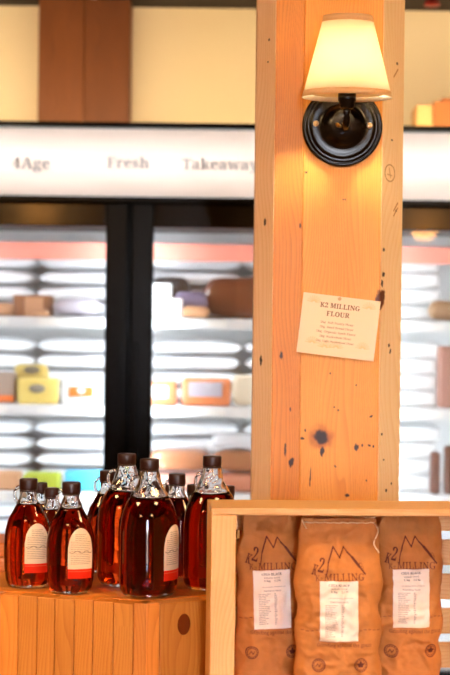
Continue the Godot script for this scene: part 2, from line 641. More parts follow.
# ------------------------------------------------------------------ the big post
const PD := 2.5
func timber_post() -> void:
	var xs := []
	for px in [254.0, 272.5, 301.0, 379.5, 404.0]: xs.append(at(px, 337.5, PD).x)
	var cx: float = (xs[0] + xs[4]) / 2
	var o := base("timber_post", Vector3(cx, 0, -PD))
	tag(o, "large square pine post with planed corners carrying the lamp and notice", "post")
	# every face board has its own picture of grain with its knots and nail marks
	var H := 2048
	var mmy := CEIL * 1000.0 / H
	var boards := [
		["corner_board", xs[0], xs[1], Color(0.97, 0.80, 0.62), Color(0.88, 0.66, 0.46), 3],
		["face_board", xs[1], xs[2], Color(0.87, 0.57, 0.22), Color(0.69, 0.38, 0.10), 8],
		["face_board", xs[2], xs[3], Color(0.92, 0.64, 0.26), Color(0.80, 0.48, 0.15), 15],
		["corner_board", xs[3], xs[4], Color(0.98, 0.84, 0.64), Color(0.92, 0.73, 0.50), 23]]
	var dark := Color(0.16, 0.06, 0.02)
	# marks in photograph pixels: x, y, rx, ry, turn
	var marks := [[321, 437, 7.5, 7, 0.2], [322, 451, 2, 4.5, 0.2], [291, 462, 2.2, 5, 0.5], [285, 449, 1, 8, 0], [302, 438, 2, 1.2, 0], [356, 447, 2.2, 3.6, 0.1],
		[362, 445, 0.9, 1.4, 0], [369, 445, 1.8, 0.9, 0.3], [373, 446, 0.8, 1.4, 0], [371, 416, 1.8, 1.0, -0.3], [338, 410, 1.1, 0.9, 0], [347, 495, 2.2, 1.6, 0], [310, 477, 0.6, 9, 0.05],
		[305, 430, 0.8, 1.5, 0], [281, 355, 1.6, 4, 0], [261, 360, 1.2, 5, 0], [343, 199, 0.8, 0.8, 0], [306, 172, 1.1, 1.0, 0], [345, 199, 0.8, 0.7, 0], [379.6, 300, 4.4, 10, 0.1],
		[382, 296, 3.2, 8, 0.1], [384, 249, 1.2, 1.8, 0.2], [383.5, 274, 1.5, 2.6, 0.5], [382, 283, 1, 4, 0], [390, 345, 1, 1.8, 0], [391.5, 351, 0.8, 2.6, 0.3], [382, 434, 1.0, 1.3, 0], [384, 460, 0.7, 0.8, 0],
		[393, 485, 0.7, 1.2, 0], [387, 491, 1, 1.6, 0], [398, 209, 0.8, 1.2, 0], [399, 60, 1.0, 1.3, 0], [393, 138, 0.9, 1.0, 0], [300, 225, 0.8, 3, 0], [334, 407, 0.8, 0.8, 0], [290, 409, 0.8, 2, 0],
		[265, 221, 1.1, 4, 0], [356, 385, 0.8, 0.8, 0], [330, 373, 0.9, 0.7, 0], [269, 38, 0.9, 1.2, 0], [268, 60, 0.8, 0.8, 0], [366, 480, 0.8, 1.0, 0], [335, 466, 1.2, 0.8, 0.4]]
	var zb := [[-0.034, 0.0], [0.0, 0.0], [0.0, 0.0], [0.0, -0.044]]   # z at the left and right edge of each board
	for i in boards.size():
		var bd: Array = boards[i]
		var wm: float = bd[2] - bd[1]
		var W := maxi(48, int(wm * 1000.0 / 0.9))
		var im := wood(W, H, bd[5], bd[3], bd[4], 1.0, 0.85)
		# stretch of the grain is in pixels; marks are placed where the photograph has them
		for mk in marks:
			var p := at(mk[0], mk[1], PD)
			var u: float = (p.x - bd[1]) / wm * W
			var v := (CEIL - p.y) / CEIL * H
			var k := 0.9 / 560.0 * 1000.0 / (wm * 1000.0 / W)
			var ky := 0.9 / 560.0 * 1000.0 / mmy
			if u > -20 and u < W + 20:
				if mk[2] > 5.0:
					blot(im, u, v, mk[2] * k * 1.5, mk[3] * ky * 1.6, Color(0.66, 0.34, 0.11, 0.8), 0.5, 3)
				blot(im, u, v, maxf(mk[2] * k, 0.9), maxf(mk[3] * ky, 0.9), dark if mk[2] < 3.0 or mk[2] > 5.0 else Color(0.36, 0.16, 0.06), 0.3, int(mk[0]), mk[4], 0.45 if mk[2] < 5 else 0.3)
		if i == 3:   # faint stamped ring on the pale corner
			var p := at(391, 172, PD)
			var u: float = (p.x - bd[1]) / wm * W
			var v := (CEIL - p.y) / CEIL * H
			ring_mark(im, Vector2(u, v), 11.0, 1.2, Color(0.62, 0.40, 0.22, 0.8))
			line(im, Vector2(u - 2, v - 7), Vector2(u + 2, v + 6), 1.2, Color(0.62, 0.40, 0.22, 0.7))
			line(im, Vector2(u - 6, v + 2), Vector2(u + 5, v + 3), 1.2, Color(0.62, 0.40, 0.22, 0.6))
			for yy in [205.0, 210.0, 70.0]:
				var q := at(398, yy, PD)
				line(im, Vector2((q.x - bd[1]) / wm * W - 5, (CEIL - q.y) / CEIL * H + 6), Vector2((q.x - bd[1]) / wm * W + 4, (CEIL - q.y) / CEIL * H - 5), 1.6, Color(0.66, 0.36, 0.14, 0.9))
		var m := mat(Color.WHITE, 0.5)
		m.albedo_texture = tex(im)
		m.texture_repeat = false
		# a board: prism with a slightly eased front edge
		var za: float = zb[i][0]
		var zc: float = zb[i][1]
		var e := 0.0012
		var xa: float = bd[1] - cx
		var xc: float = bd[2] - cx
		var face2 := [Vector2(xa, -0.06), Vector2(xa, za - e), Vector2(xa + e, za), Vector2(xc - e, zc), Vector2(xc, zc - e), Vector2(xc, -0.06)]
		var v := PackedVector3Array()
		var uv := PackedVector2Array()
		var idx := PackedInt32Array()
		var rows := 2
		for r in rows:
			for p in face2:
				v.append(Vector3(p.x, CEIL * (1 - r), p.y))
				uv.append(Vector2(clampf((p.x - xa) / (xc - xa), 0.0, 1.0), r))
		for k in 6:
			var k2 := (k + 1) % 6
			idx.append_array([k, k + 6, k2, k2, k + 6, k2 + 6])
		for k in range(1, 5):
			idx.append_array([0, k, k + 1, 6, 6 + k + 1, 6 + k])
		put(build(v, uv, idx, false, true), bd[0], m, o)
	put(rbox(Vector3(xs[4] - xs[0] - 0.004, CEIL, 0.20), 0.006), "core", M.pine, o, Vector3(0, CEIL / 2, -0.161))

func notice() -> void:
	# paper card pinned to the post
	var W := 512
	var H := 400
	var im := Image.create(W, H, false, Image.FORMAT_RGB8)
	im.fill(Color(0.97, 0.87, 0.74))
	var wheat := Color(0.90, 0.74, 0.48, 0.75)
	for s in [[75, 60], [440, 62], [95, 330], [255, 345], [430, 330], [180, 350]]:
		for k in 9:
			var a := -PI / 2 + (k - 4) * 0.34
			var c := Vector2(s[0], s[1])
			line(im, c + Vector2.from_angle(a) * 12, c + Vector2.from_angle(a) * 46, 4.5, wheat)
	var ink := Color(0.42, 0.22, 0.12, 0.95)
	letter(im, "K2 MILLING", Vector2(250, 66), 32, ink, true, true, 262)
	letter(im, "FLOUR", Vector2(243, 120), 32, ink, true, true, 152)
	var y := 180.0
	for t in [["2kg  Soft Pastry Flour", 220], ["2kg  Hard Bread Flour", 222], ["2kg  Organic Spelt Flour", 262], ["2kg  Buckwheat Flour", 210], ["2kg  Light Buckwheat Flour", 250]]:
		letter(im, t[0], Vector2(244, y), 13, Color(ink.r, ink.g, ink.b, 0.85), true, false, t[1])
		y += 31
	var m := mat(Color.WHITE, 0.7)
	m.albedo_texture = tex(im)
	m.texture_repeat = false
	var d := PD - 0.004
	var c := (at(303, 292, d) + at(380, 302, d) + at(374, 361, d) + at(297, 352, d)) / 4
	var w := at(303, 292, d).distance_to(at(380, 302, d))
	var h := at(303, 292, d).distance_to(at(297, 352, d))
	var o := base("notice_card", c)
	tag(o, "cream paper card listing flours, tilted on the timber post below the lamp", "notice")
	var v := PackedVector3Array()
	var uv := PackedVector2Array()
	var idx := PackedInt32Array()
	var n := 10
	for j in 2:
		for i in n + 1:
			for k in n + 1:
				var a := Vector2(float(i) / n, float(k) / n)
				var lift := 0.0025 * pow(a.x, 3.0) * a.y + 0.001 * (1.0 - a.x) * a.y
				v.append(Vector3((a.x - 0.5) * w, (0.5 - a.y) * h, lift + (0.0004 if j == 0 else 0.0)))
				uv.append(a)
	var s := (n + 1) * (n + 1)
	for i in n:
		for k in n:
			var a := i * (n + 1) + k
			idx.append_array([a, a + n + 1, a + 1, a + 1, a + n + 1, a + n + 2, s + a, s + a + 1, s + a + n + 1, s + a + 1, s + a + n + 2, s + a + n + 1])
	put(build(v, uv, idx, true, true), "card", m, o)
	for p in [Vector3(-0.004, h * 0.46, 0.001)]:
		put(lathe([[0.001, 0.003], [0.003, 0.0025], [0.0035, 0.0], [0.001, -0.001]], 12), "tack", mat(Color(0.85, 0.7, 0.5), 0.3), o, p, Vector3(PI / 2, 0, 0))
	var e := (at(380, 302, d) + at(374, 361, d)) / 2 - (at(303, 292, d) + at(297, 352, d)) / 2
	o.rotation.z = atan2(e.y, e.x)

func sconce() -> void:
	var pc := at(342, 127, PD)
	var o := base("wall_sconce", pc)
	tag(o, "lit wall lamp with a white cone shade on a round black backplate", "wall lamp")
	var iron := mat(Color(0.035, 0.018, 0.012), 0.24, 0.0, 0.42)
	var brass := mat(Color(0.86, 0.66, 0.36), 0.28, 0.9)
	var R := 0.0715
	put(lathe([[0.001, 0.0], [R * 0.96, 0.0], [R, 0.003], [R, 0.006], [R * 0.97, 0.0085], [R * 0.93, 0.009], [R * 0.91, 0.0075], [R * 0.885, 0.0115], [R * 0.85, 0.013], [R * 0.82, 0.0115], [R * 0.795, 0.015], [R * 0.76, 0.0165], [R * 0.72, 0.016],
		[R * 0.6, 0.017], [R * 0.55, 0.0175], [R * 0.5, 0.022], [R * 0.42, 0.030], [R * 0.28, 0.036], [R * 0.12, 0.038], [0.001, 0.0385]], 56), "backplate", iron, o, Vector3.ZERO, Vector3(PI / 2, 0, 0))
	for px in [316.0, 369.5]:
		var p := at(px, 123.5 if px < 340 else 125.5, PD - 0.017)
		put(lathe([[0.001, 0.005], [0.0036, 0.0042], [0.0052, 0.0018], [0.0052, -0.002], [0.001, -0.002]], 14), "screw", mat(Color(0.96, 0.88, 0.74), 0.4), o, p - pc, Vector3(PI / 2, 0, 0))
	# arm, socket, switch
	var sc := at(347, 99, 2.40)
	var sb := sc - pc
	var arm := []
	for k in 11:
		var t := k / 10.0
		arm.append(Vector3(sb.x * smoothstep(0.0, 1.0, t), -0.004 - 0.012 * sin(PI * t) + (sb.y - 0.012) * t * t, 0.034 + (sb.z - 0.034) * sin(t * PI / 2)))
	put(tube(arm, 0.0065, 12), "arm", iron, o)
	put(lathe([[0.001, -0.018], [0.010, -0.018], [0.0130, -0.014], [0.0140, -0.004], [0.0155, -0.002], [0.0155, 0.004], [0.0155, 0.005], [0.0155, 0.03], [0.001, 0.03]], 24), "socket", iron, o, sb + Vector3(0, 0.0, 0))
	put(tube([Vector3(-0.006, -0.004, 0.034), Vector3(-0.010, -0.005, 0.046), Vector3(-0.013, -0.004, 0.056)], 0.0032, 8), "switch", brass, o)
	put(lathe([[0.001, 0.0], [0.005, 0.001], [0.0055, 0.004], [0.004, 0.008], [0.001, 0.009]], 14), "finial", brass, o, Vector3(0.002, -0.001, 0.0375), Vector3(PI / 2, 0, 0))
	# bulb
	put(lathe([[0.001, 0.03], [0.011, 0.032], [0.013, 0.045], [0.015, 0.06], [0.017, 0.075], [0.014, 0.09], [0.009, 0.101], [0.001, 0.104]], 20), "bulb", glow(Color(1.0, 0.84, 0.55), 6.0), o, sb)
	var l := OmniLight3D.new()
	l.name = "bulb_light"
	l.light_color = Color(1.0, 0.94, 0.82)
	l.light_energy = 0.85
	l.light_size = 0.02
	l.omni_range = 8.0
	l.omni_attenuation = 2.0
	l.shadow_enabled = true
	o.add_child(l)
	l.position = sb + Vector3(0, 0.072, 0)
	var dif := mat(Color(0.95, 0.9, 0.8), 0.8)
	dif.backlight_enabled = true
	dif.backlight = Color(0.5, 0.44, 0.32)
	put(lathe([[0.001, 0.009], [0.97, 0.0085], [1.0, 0.010], [0.97, 0.0115], [0.001, 0.012]], 36, 0.064, 0.0375), "diffuser_disc", dif, o, sb)
	# shade
	var r0 := 0.077
	var r1 := 0.0415
	var hh := 0.140
	var linen := mat(Color(0.97, 0.92, 0.82), 0.85)
	linen.backlight_enabled = true
	linen.backlight = Color(1.0, 0.96, 0.88)
	var t := 0.0007
	var flat := 0.6
	var sh := put(hollow([[r0, 0.0], [lerpf(r0, r1, 0.5), hh * 0.5], [r1, hh]], t, 64, flat), "shade", linen, o, sb + Vector3(0, 0.002, 0))
	var trim := mat(Color(0.93, 0.82, 0.64), 0.8)
	trim.backlight_enabled = true
	trim.backlight = Color(1.0, 0.86, 0.64)
	var k0 := 0.075
	put(hollow([[r0 + 0.0008, 0.0], [lerpf(r0, r1, k0) + 0.0008, hh * k0]], 0.0006, 64, flat), "trim_band", trim, sh)
	put(hollow([[lerpf(r0, r1, 0.92) + 0.0008, hh * 0.92], [r1 + 0.0008, hh]], 0.0006, 64, flat), "trim_band", trim, sh)
	for k in 3:
		var a := TAU * k / 3 + 0.4
		put(tube([Vector3(0.016 * cos(a), 0.012, 0.016 * sin(a)), Vector3(r0 * 0.93 * cos(a), 0.012, r0 * 0.93 * flat * sin(a))], 0.001, 6), "spider_wire", iron, sh)

# thin wall turned round y: outer profile, thickness t inwards
func hollow(prof: Array, t: float, seg: int, flat := 1.0) -> ArrayMesh:
	var rings := []
	var loopp := prof.duplicate()
	for i in range(prof.size() - 1, -1, -1): loopp.append([prof[i][0] - t, prof[i][1]])
	loopp.append(prof[0])
	for p in loopp:
		var ring := PackedVector3Array()
		for k in seg:
			var a := TAU * k / seg
			ring.append(Vector3(cos(a) * p[0], p[1], sin(a) * p[0] * flat))
		rings.append(ring)
	return loft(rings, false, false)

# ------------------------------------------------------------------ table
func table() -> void:
	var c := Vector2(-0.109, -2.03)                    # the front corner
	var e := Vector2(0.062, -2.125)
	var dirl := Vector2(-0.958, -0.287)
	var l := c + dirl * 0.72
	var poly := PackedVector2Array([c, e, Vector2(0.062, -2.455), Vector2(l.x, -2.455), l])
	var o := base("block_table", Vector3.ZERO)
	tag(o, "table built of upright laminated maple planks, carrying the syrup bottles", "table")
	var vs := variants(M.block, 6, 0.14, 9)
	put(slab(poly_in(poly, 0.028), 0.0, TABLE - 0.003), "core", vs[0], o)
	# top surface boards, laid side by side across the depth
	var z := -2.03
	var i := 0
	while z > -2.455:
		var z2 := maxf(z - 0.062, -2.455)
		var strip := PackedVector2Array([Vector2(-1.2, z - 0.0004), Vector2(0.2, z - 0.0004), Vector2(0.2, z2 + 0.0004), Vector2(-1.2, z2 + 0.0004)])
		for p in Geometry2D.intersect_polygons(poly_in(poly, 0.026), strip):
			var m: StandardMaterial3D = vs[i % 6].duplicate()
			put(slab(p, TABLE - 0.003, TABLE), "top_board", m, o)
		z = z2
		i += 1
	# upright planks: front face, then the slanted right face, then the hidden sides
	var seams := [0.0, 0.020, 0.051, 0.083, 0.113, 0.144, 0.172, 0.203, 0.233, 0.262, 0.293, 0.325, 0.36, 0.40, 0.44, 0.48, 0.52, 0.56, 0.60, 0.64, 0.68, 0.72]
	for k in seams.size() - 1:
		plank(o, c, dirl, seams[k], seams[k + 1], vs[(k * 5 + k / 3) % 6], k)
	var dr := (e - c).normalized()
	var L := c.distance_to(e)
	var rs := [0.0, 0.022, 0.10, L]
	for k in rs.size() - 1:
		var q := plank(o, c, dr, rs[k], rs[k + 1], vs[(k * 2 + 1) % 6], k + 3)
	var de := Vector2(0, -1)
	for k in 8:
		plank(o, e, de, k * 0.041, (k + 1) * 0.041, vs[k % 6], k)
	# dark knot in the slanted face
	var kp := at(183, 624, 2.062)
	var u := (Vector2(kp.x, kp.z) - c).dot(dr)
	var kc := c + dr * u
	var nrm := Vector2(-dr.y, dr.x)
	if nrm.y < 0: nrm = -nrm
	var kn := put(lathe([[0.001, 0.0012], [0.011, 0.0010], [0.0125, 0.0], [0.001, -0.001]], 20, 0.85, 1.25), "knot", mat(Color(0.46, 0.20, 0.06), 0.8, 0.0, 0.2), o, Vector3(kc.x + nrm.x * 0.0005, kp.y, kc.y + nrm.y * 0.0005), Vector3(PI / 2, 0, 0))
	kn.rotation = Vector3.ZERO
	kn.basis = Basis(Vector3(dr.x, 0, dr.y), Vector3(nrm.x, 0, nrm.y), Vector3(0, -1, 0))

func poly_in(p: PackedVector2Array, d: float) -> PackedVector2Array:
	return Geometry2D.offset_polygon(p, -d)[0]

func plank(o: Node3D, c: Vector2, dir: Vector2, a: float, b: float, m: Material, k: int) -> MeshInstance3D:
	var mid := c + dir * (a + b) / 2
	var inw := Vector2(-dir.y, dir.x)
	if inw.dot(Vector2(-0.25, -2.3) - mid) < 0: inw = -inw
	var th := 0.026
	var prd := 0.0003 * ((k * 7) % 4)
	var mm: StandardMaterial3D = m
	var q := put(rbox(Vector3(b - a - 0.0008, TABLE, th), 0.0016), "plank", mm, o, Vector3(mid.x + inw.x * (th / 2 - prd), TABLE / 2 - 0.0006 * ((k * 5) % 3), mid.y + inw.y * (th / 2 - prd)))
	q.rotation.y = -atan2(dir.y, dir.x)
	return q

# ------------------------------------------------------------------ crate
var crate_turn := 0.05
var crate_pos := Vector3.ZERO
func crate() -> void:
	var tl := at(211.5, 507.8, 1.9)          # front top left outer corner
	var W := 0.47
	var H := 0.29
	var D := 0.15
	var ts := 0.034
	var tt := 0.0100
	var o := base("wooden_crate", Vector3(tl.x, tl.y - H, tl.z), crate_turn * -1.0 * -1.0)
	o.rotation.y = crate_turn
	crate_pos = o.position
	tag(o, "pale pine display crate with slatted back, holding the paper flour bags", "crate")
	var vs := variants(M.pine, 5, 0.10, 77)
	# boards run along local y, so lying boards are turned about z
	put(rbox(Vector3(ts, H - tt, D), 0.0015), "side_board", vs[0], o, Vector3(ts / 2, (H - tt) / 2, -D / 2))
	put(rbox(Vector3(ts, H - tt, D), 0.0015), "side_board", vs[1], o, Vector3(W - ts / 2, (H - tt) / 2, -D / 2))
	put(rbox(Vector3(tt, W, 0.085), 0.0015), "top_board", vs[2], o, Vector3(W / 2, H - tt / 2, -0.0425), Vector3(0, 0, PI / 2))
	put(rbox(Vector3(0.004, W, D - 0.0855), 0.001), "top_board", vs[3], o, Vector3(W / 2, H - tt + 0.002, -0.0855 - (D - 0.0855) / 2), Vector3(0, 0, PI / 2))
	put(rbox(Vector3(0.012, W - 2 * ts, D), 0.001), "bottom_board", vs[3], o, Vector3(W / 2, 0.006, -D / 2), Vector3(0, 0, PI / 2))
	var y := H - 0.0405
	var k := 0
	while y > 0.02:
		var hgt := 0.0375
		put(rbox(Vector3(hgt, W - 0.01, 0.008), 0.001), "back_slat", vs[k % 5], o, Vector3(W / 2, y + hgt / 2 - 0.01, -D - 0.004), Vector3(0, 0, PI / 2))
		y -= 0.0505
		k += 1
	# the stand it rests on
	var s := base("display_stand", Vector3(tl.x, 0, tl.z))
	s.rotation.y = crate_turn
	tag(s, "plain pine stand under the crate of flour bags", "stand")
	var top := o.position.y
	put(rbox(Vector3(0.03, W + 0.02, D + 0.02), 0.002), "stand_top", vs[4], s, Vector3(W / 2, top - 0.015, -D / 2), Vector3(0, 0, PI / 2))
	for x in [0.03, W - 0.03]:
		for z in [-0.02, -D + 0.02]:
			put(rbox(Vector3(0.035, top - 0.03, 0.035), 0.002), "leg", vs[1], s, Vector3(x, (top - 0.03) / 2, z))

# ------------------------------------------------------------------ flour bags
func bag_tex() -> Image:
	# 0.124 m x 0.27 m of kraft paper front
	var W := 496
	var H := 1080
	var im := Image.create(W, H, false, Image.FORMAT_RGB8)
	var n1 := noise(5, 0.012, 4)
	var n2 := noise(6, 0.35, 2)
	var c0 := Color(0.74, 0.46, 0.205)
	for y in H:
		for x in W:
			var t := 1.0 + n1.get_noise_2d(x, y * 0.6) * 0.07 + n2.get_noise_2d(x, y * 0.5) * 0.05
			im.set_pixel(x, y, Color(c0.r * t, c0.g * t, c0.b * t))
	return im

# pixels of the photograph's middle bag -> texture
func bp(px: float, py: float) -> Vector2:
	return Vector2(248.0 + (px - 339.5) * 5.52, (py - 517.0) * 5.52)

func print_bag(im: Image, k: int) -> void:
	var ink := Color(0.33, 0.10, 0.05, 0.86)
	var a := [[325.5, 571.0], [327.5, 560], [332.6, 544.5], [339.3, 555.5], [343.2, 544.5], [347, 550], [352, 555], [359, 564], [364.5, 571]]
	var wd := [6.0, 8.0, 7.0, 7.0, 6.0, 9.0, 14.0, 9.0]
	for i in a.size() - 1:
		line(im, bp(a[i][0], a[i][1]), bp(a[i + 1][0], a[i + 1][1]), wd[i], ink)
	letter(im, "K", bp(314.0, 566.5), 58, ink, true, true, 27, 0.32)
	letter(im, "2", bp(320.6, 562), 78, ink, true, true, 30, 0.22)
	letter(im, "Co.", bp(361.5, 563.5), 15, ink, true, false, 40, 0.9)
	letter(im, "K", bp(316.5, 574.6), 30, ink, true, false, 22)
	letter(im, "2", bp(320.5, 576.0), 18, ink, true, false, 12)
	letter(im, "MILLING", bp(343.3, 573.8), 38, ink, true, false, 222)
	# a dashed tear line, slogan and two round marks
	for i in 17:
		line(im, bp(301 + i * 4.8, 627 + 0.8 * sin(i * 1.3)), bp(303.5 + i * 4.8, 627 + 0.8 * sin(i * 1.3)), 4.0, Color(ink.r, ink.g, ink.b, 0.7))
	letter(im, "Grinding against the grain", bp(344, 641.5), 19, ink, true, false, 300)
	for s in [[318.5, 662], [360.5, 661.5]]:
		var c := bp(s[0], s[1])
		ring_mark(im, c, 35, 4.5, ink)
		ring_mark(im, c, 26, 3.0, ink)
		for j in 14:
			var d := Vector2.from_angle(TAU * j / 14)
			line(im, c + d * 28, c + d * 33, 3.0, ink)
	var q := bp(318.5, 662)
	line(im, q + Vector2(-16, 8), q + Vector2(-6, -8), 4, ink)
	line(im, q + Vector2(-6, -8), q + Vector2(4, 8), 4, ink)
	line(im, q + Vector2(4, 8), q + Vector2(14, -8), 4, ink)
	var c := bp(360.5, 661.5)
	for d in [Vector2(0, -20), Vector2(-19, -5), Vector2(19, -5), Vector2(-11, 10), Vector2(11, 10)]:
		for w in 3: line(im, c, c + d * (1.0 - 0.15 * w), 5.0 + w * 4.0, ink)
	line(im, c, c + Vector2(0, 19), 3.5, ink)

func sticker_tex() -> Image:
	var W := 256
	var H := 400
	var im := Image.create(W, H, false, Image.FORMAT_RGB8)
	im.fill(Color(0.95, 0.88, 0.80))
	var ink := Color(0.30, 0.26, 0.24, 0.9)
	letter(im, "CHIA BLACK", Vector2(128, 26), 16, ink, true, true, 140)
	letter(im, "Whole Seed", Vector2(128, 50), 10, ink, true, false, 110)
	letter(im, "1 kg", Vector2(96, 71), 12, ink, true, true, 44)
	letter(im, "2.2 lb", Vector2(166, 71), 12, ink, true, true, 44)
	line(im, Vector2(60, 112), Vector2(220, 112), 1.6, ink)
	letter(im, "Nutrition Facts", Vector2(128, 138), 11, ink, true, false, 120)
	var y := 160.0
	var r := RandomNumberGenerator.new()
	r.seed = 4
	for i in 18:
		var x := 36.0
		var end := 80.0 + r.randf() * 40
		while x < end:
			var w := 6.0 + r.randf() * 16
			line(im, Vector2(x, y), Vector2(minf(x + w, end), y), 4.5, Color(ink.r, ink.g, ink.b, 0.5))
			x += w + 6
		line(im, Vector2(144, y), Vector2(150 + r.randf() * 10, y), 4.5, Color(ink.r, ink.g, ink.b, 0.6))
		y += 12.2
	return im

func bags() -> void:
	var im := bag_tex()
	print_bag(im, 0)
	var paper := mat(Color.WHITE, 0.75)
	paper.albedo_texture = tex(im)
	paper.texture_repeat = false
	var st := mat(Color.WHITE, 0.6)
	st.albedo_texture = tex(sticker_tex())
	st.texture_repeat = false
	var thread := mat(Color(0.90, 0.78, 0.62), 0.8)
	# pixel of the top centre, distance, width, depth, turn, lean, sticker tilt, seed
	var specs := [
		[339.5, 518.0, 1.95, 0.120, 0.050, 0.05, 0.004, 0.0, 2, "brown paper flour bag in the middle of the crate, lighter and standing furthest forward", true],
		[271.8, 509, 2.003, 0.102, 0.044, 0.10, -0.006, 0.03, 9, "brown paper flour bag at the crate's left board, shaded and half behind its neighbour", false],
		[408.5, 509, 2.02, 0.098, 0.044, 0.12, -0.012, 0.015, 16, "brown paper flour bag nearest the open slatted end of the crate", false]]
	for s in specs:
		var top := at(s[0], s[1], s[2])
		var floor_y: float = crate_pos.y + 0.0135
		var Hh := top.y - floor_y
		var o := base("flour_bag", Vector3(top.x, floor_y, top.z), s[5])
		tag(o, s[9], "flour bag", "flour bags in the crate")
		o.rotation.z = s[6]
		var wd: float = s[3] / 2
		var dp: float = s[4] / 2
		put(bag_mesh(Hh, wd, dp, s[8]), "paper_bag", paper, o)
		# sticker laid on the bag's own surface: 319..357 x 578..637 in the middle bag
		var k := 1.0 / 5.52 * (0.124 / 496.0) * 5.52   # metres per texture pixel
		var a := bp(319.0, 577.5)
		var b := bp(357.3, 637.5)
		var v := PackedVector3Array()
		var uv := PackedVector2Array()
		var idx := PackedInt32Array()
		var n := 28
		var tilt: float = s[7] + 0.012
		var mid := (a + b) / 2
		for i in n + 1:
			for j in n + 1:
				var t := Vector2(lerpf(a.x, b.x, float(i) / n), lerpf(a.y, b.y, float(j) / n))
				t = mid + (t - mid).rotated(-tilt)
				var x := (t.x - 248.0) * 0.00025
				var y := Hh - t.y * 0.00025
				v.append(Vector3(x, y, bag_front(x, y, Hh, wd, dp, s[8]) + 0.0016))
				uv.append(Vector2(float(i) / n, float(j) / n))
		for i in n:
			for j in n:
				var q := i * (n + 1) + j
				idx.append_array([q, q + n + 1, q + 1, q + 1, q + n + 1, q + n + 2])
		var lab := put(build(v, uv, idx, true, false), "sticker", st, o)
		lab.set_meta("label", "white paper product sticker")
		# stitched top seam
		var seam := []
		for i in 25:
			var x := lerpf(-0.92, 0.92, i / 24.0) * bag_rx(Hh - 0.006, Hh, wd, s[8])
			seam.append(Vector3(x, Hh - 0.006 + 0.0005 * sin(i * 2.0), bag_front(x, Hh - 0.006, Hh, wd, dp, s[8]) + 0.0006))
		put(tube(seam, 0.0007, 6), "stitching", thread, o)
		if s[10]:
			var w0 := bag_rx(Hh - 0.006, Hh, wd, s[8])
			var dr := []
			for i in 15:
				var t := i / 14.0
				dr.append(Vector3(w0 * 0.92 + 0.004 * sin(t * 7.0) + 0.003 * t, Hh - 0.006 - 0.040 * t, 0.006 + bag_front(w0 * 0.8, Hh - 0.03, Hh, wd, dp, s[8]) * minf(1.0, t * 2.0)))
			put(tube(dr, 0.0009, 6), "loose_thread", thread, o)
			var dl := []
			for i in 8:
				var t := i / 7.0
				dl.append(Vector3(-w0 * 0.92 - 0.003 + 0.006 * t, Hh - 0.002 - 0.012 * t, 0.006))
			put(tube(dl, 0.0009, 6), "loose_thread", thread, o)

var nz := {}
func bag_noise(seed_: int, f: float) -> FastNoiseLite:
	var k := seed_ * 1000 + int(f)
	if not nz.has(k): nz[k] = noise(seed_, f, 3)
	return nz[k]

func bag_rx(y: float, H: float, w: float, s: int) -> float:
	var t := y / H
	var r := w * (1.0 - 0.14 * smoothstep(0.72, 1.0, t) - 0.03 * (1.0 - smoothstep(0.0, 0.12, t)))
	r -= w * 0.035 * (exp(-pow((t - 0.52) / 0.05, 2.0)) + 0.6 * exp(-pow((t - 0.3) / 0.04, 2.0)))
	return r + bag_noise(s, 14.0).get_noise_1d(y) * 0.006

func bag_front(x: float, y: float, H: float, w: float, d: float, s: int) -> float:
	var t := y / H
	var rx := bag_rx(y, H, w, s)
	var rz := d * (1.0 - pow(smoothstep(0.62, 1.0, t), 1.3) * 0.9) * (0.94 + 0.06 * smoothstep(0.0, 0.1, t))
	var e := pow(maxf(0.0, 1.0 - pow(absf(x) / rx, 3.0)), 1.0 / 2.2)
	var wr := bag_noise(s + 1, 16.0).get_noise_2d(x, y * 0.8) * 0.006 + bag_noise(s + 2, 45.0).get_noise_2d(x * 0.6, y * 1.6) * 0.0026
	# sharp crease ridges
	var ridge := bag_noise(s + 3, 11.0).get_noise_2d(x * 0.9 + y * 0.5, y - x * 0.7)
	wr += 0.0038 * maxf(0.0, 1.0 - absf(ridge) * 5.0)
	return maxf(0.0012 * e, rz * e + wr * e)

func bag_mesh(H: float, w: float, d: float, s: int) -> ArrayMesh:
	var v := PackedVector3Array()
	var uv := PackedVector2Array()
	var idx := PackedInt32Array()
	var nx := 64
	var ny := 120
	var n := nx * 2
	for j in ny + 1:
		var y := H * j / ny
		var rx := bag_rx(y, H, w, s)
		for i in n:
			var back := i >= nx
			var t := float(i) / nx if not back else float(i - nx) / nx
			var x := -cos(t * PI) * rx if not back else cos(t * PI) * rx
			var z := bag_front(x, y, H, w, d, s) if not back else -bag_front(x, y, H, w, d, s + 20)
			if i % nx == 0: z = 0.0
			v.append(Vector3(x, y, z))
			uv.append(Vector2((x / 0.00025 + 248.0) / 496.0, (H - y) / 0.00025 / 1080.0))
	for j in ny:
		for i in n:
			var a := j * n + i
			var b := j * n + (i + 1) % n
			idx.append_array([a, a + n, b, b, a + n, b + n])
	for e in 2:
		var s0 := 0 if e == 0 else ny * n
		var ci := v.size()
		v.append(Vector3(0, 0 if e == 0 else H, 0))
		uv.append(Vector2(0.02, 0.98 if e == 0 else 0.0))
		for i in n:
			if e == 0: idx.append_array([ci, s0 + i, s0 + (i + 1) % n])
			else: idx.append_array([ci, s0 + (i + 1) % n, s0 + i])
	return build(v, uv, idx, true, true)

# ------------------------------------------------------------------ bottles
# rings: [height, half width]; depth factor of the body; shape returns to round at the neck
func bottle_ring(p: Array, flat: float, neck_y: float, shrink := 0.0, seg := 44) -> PackedVector3Array:
	var ring := PackedVector3Array()
	var k := lerpf(flat, 1.0, smoothstep(neck_y * 0.72, neck_y, p[0]))
	for i in seg:
		var a := TAU * i / seg
		var c := cos(a)
		var s := sin(a)
		ring.append(Vector3(c * (p[1] - shrink), p[0], s * (p[1] * k - shrink)))
	return ring

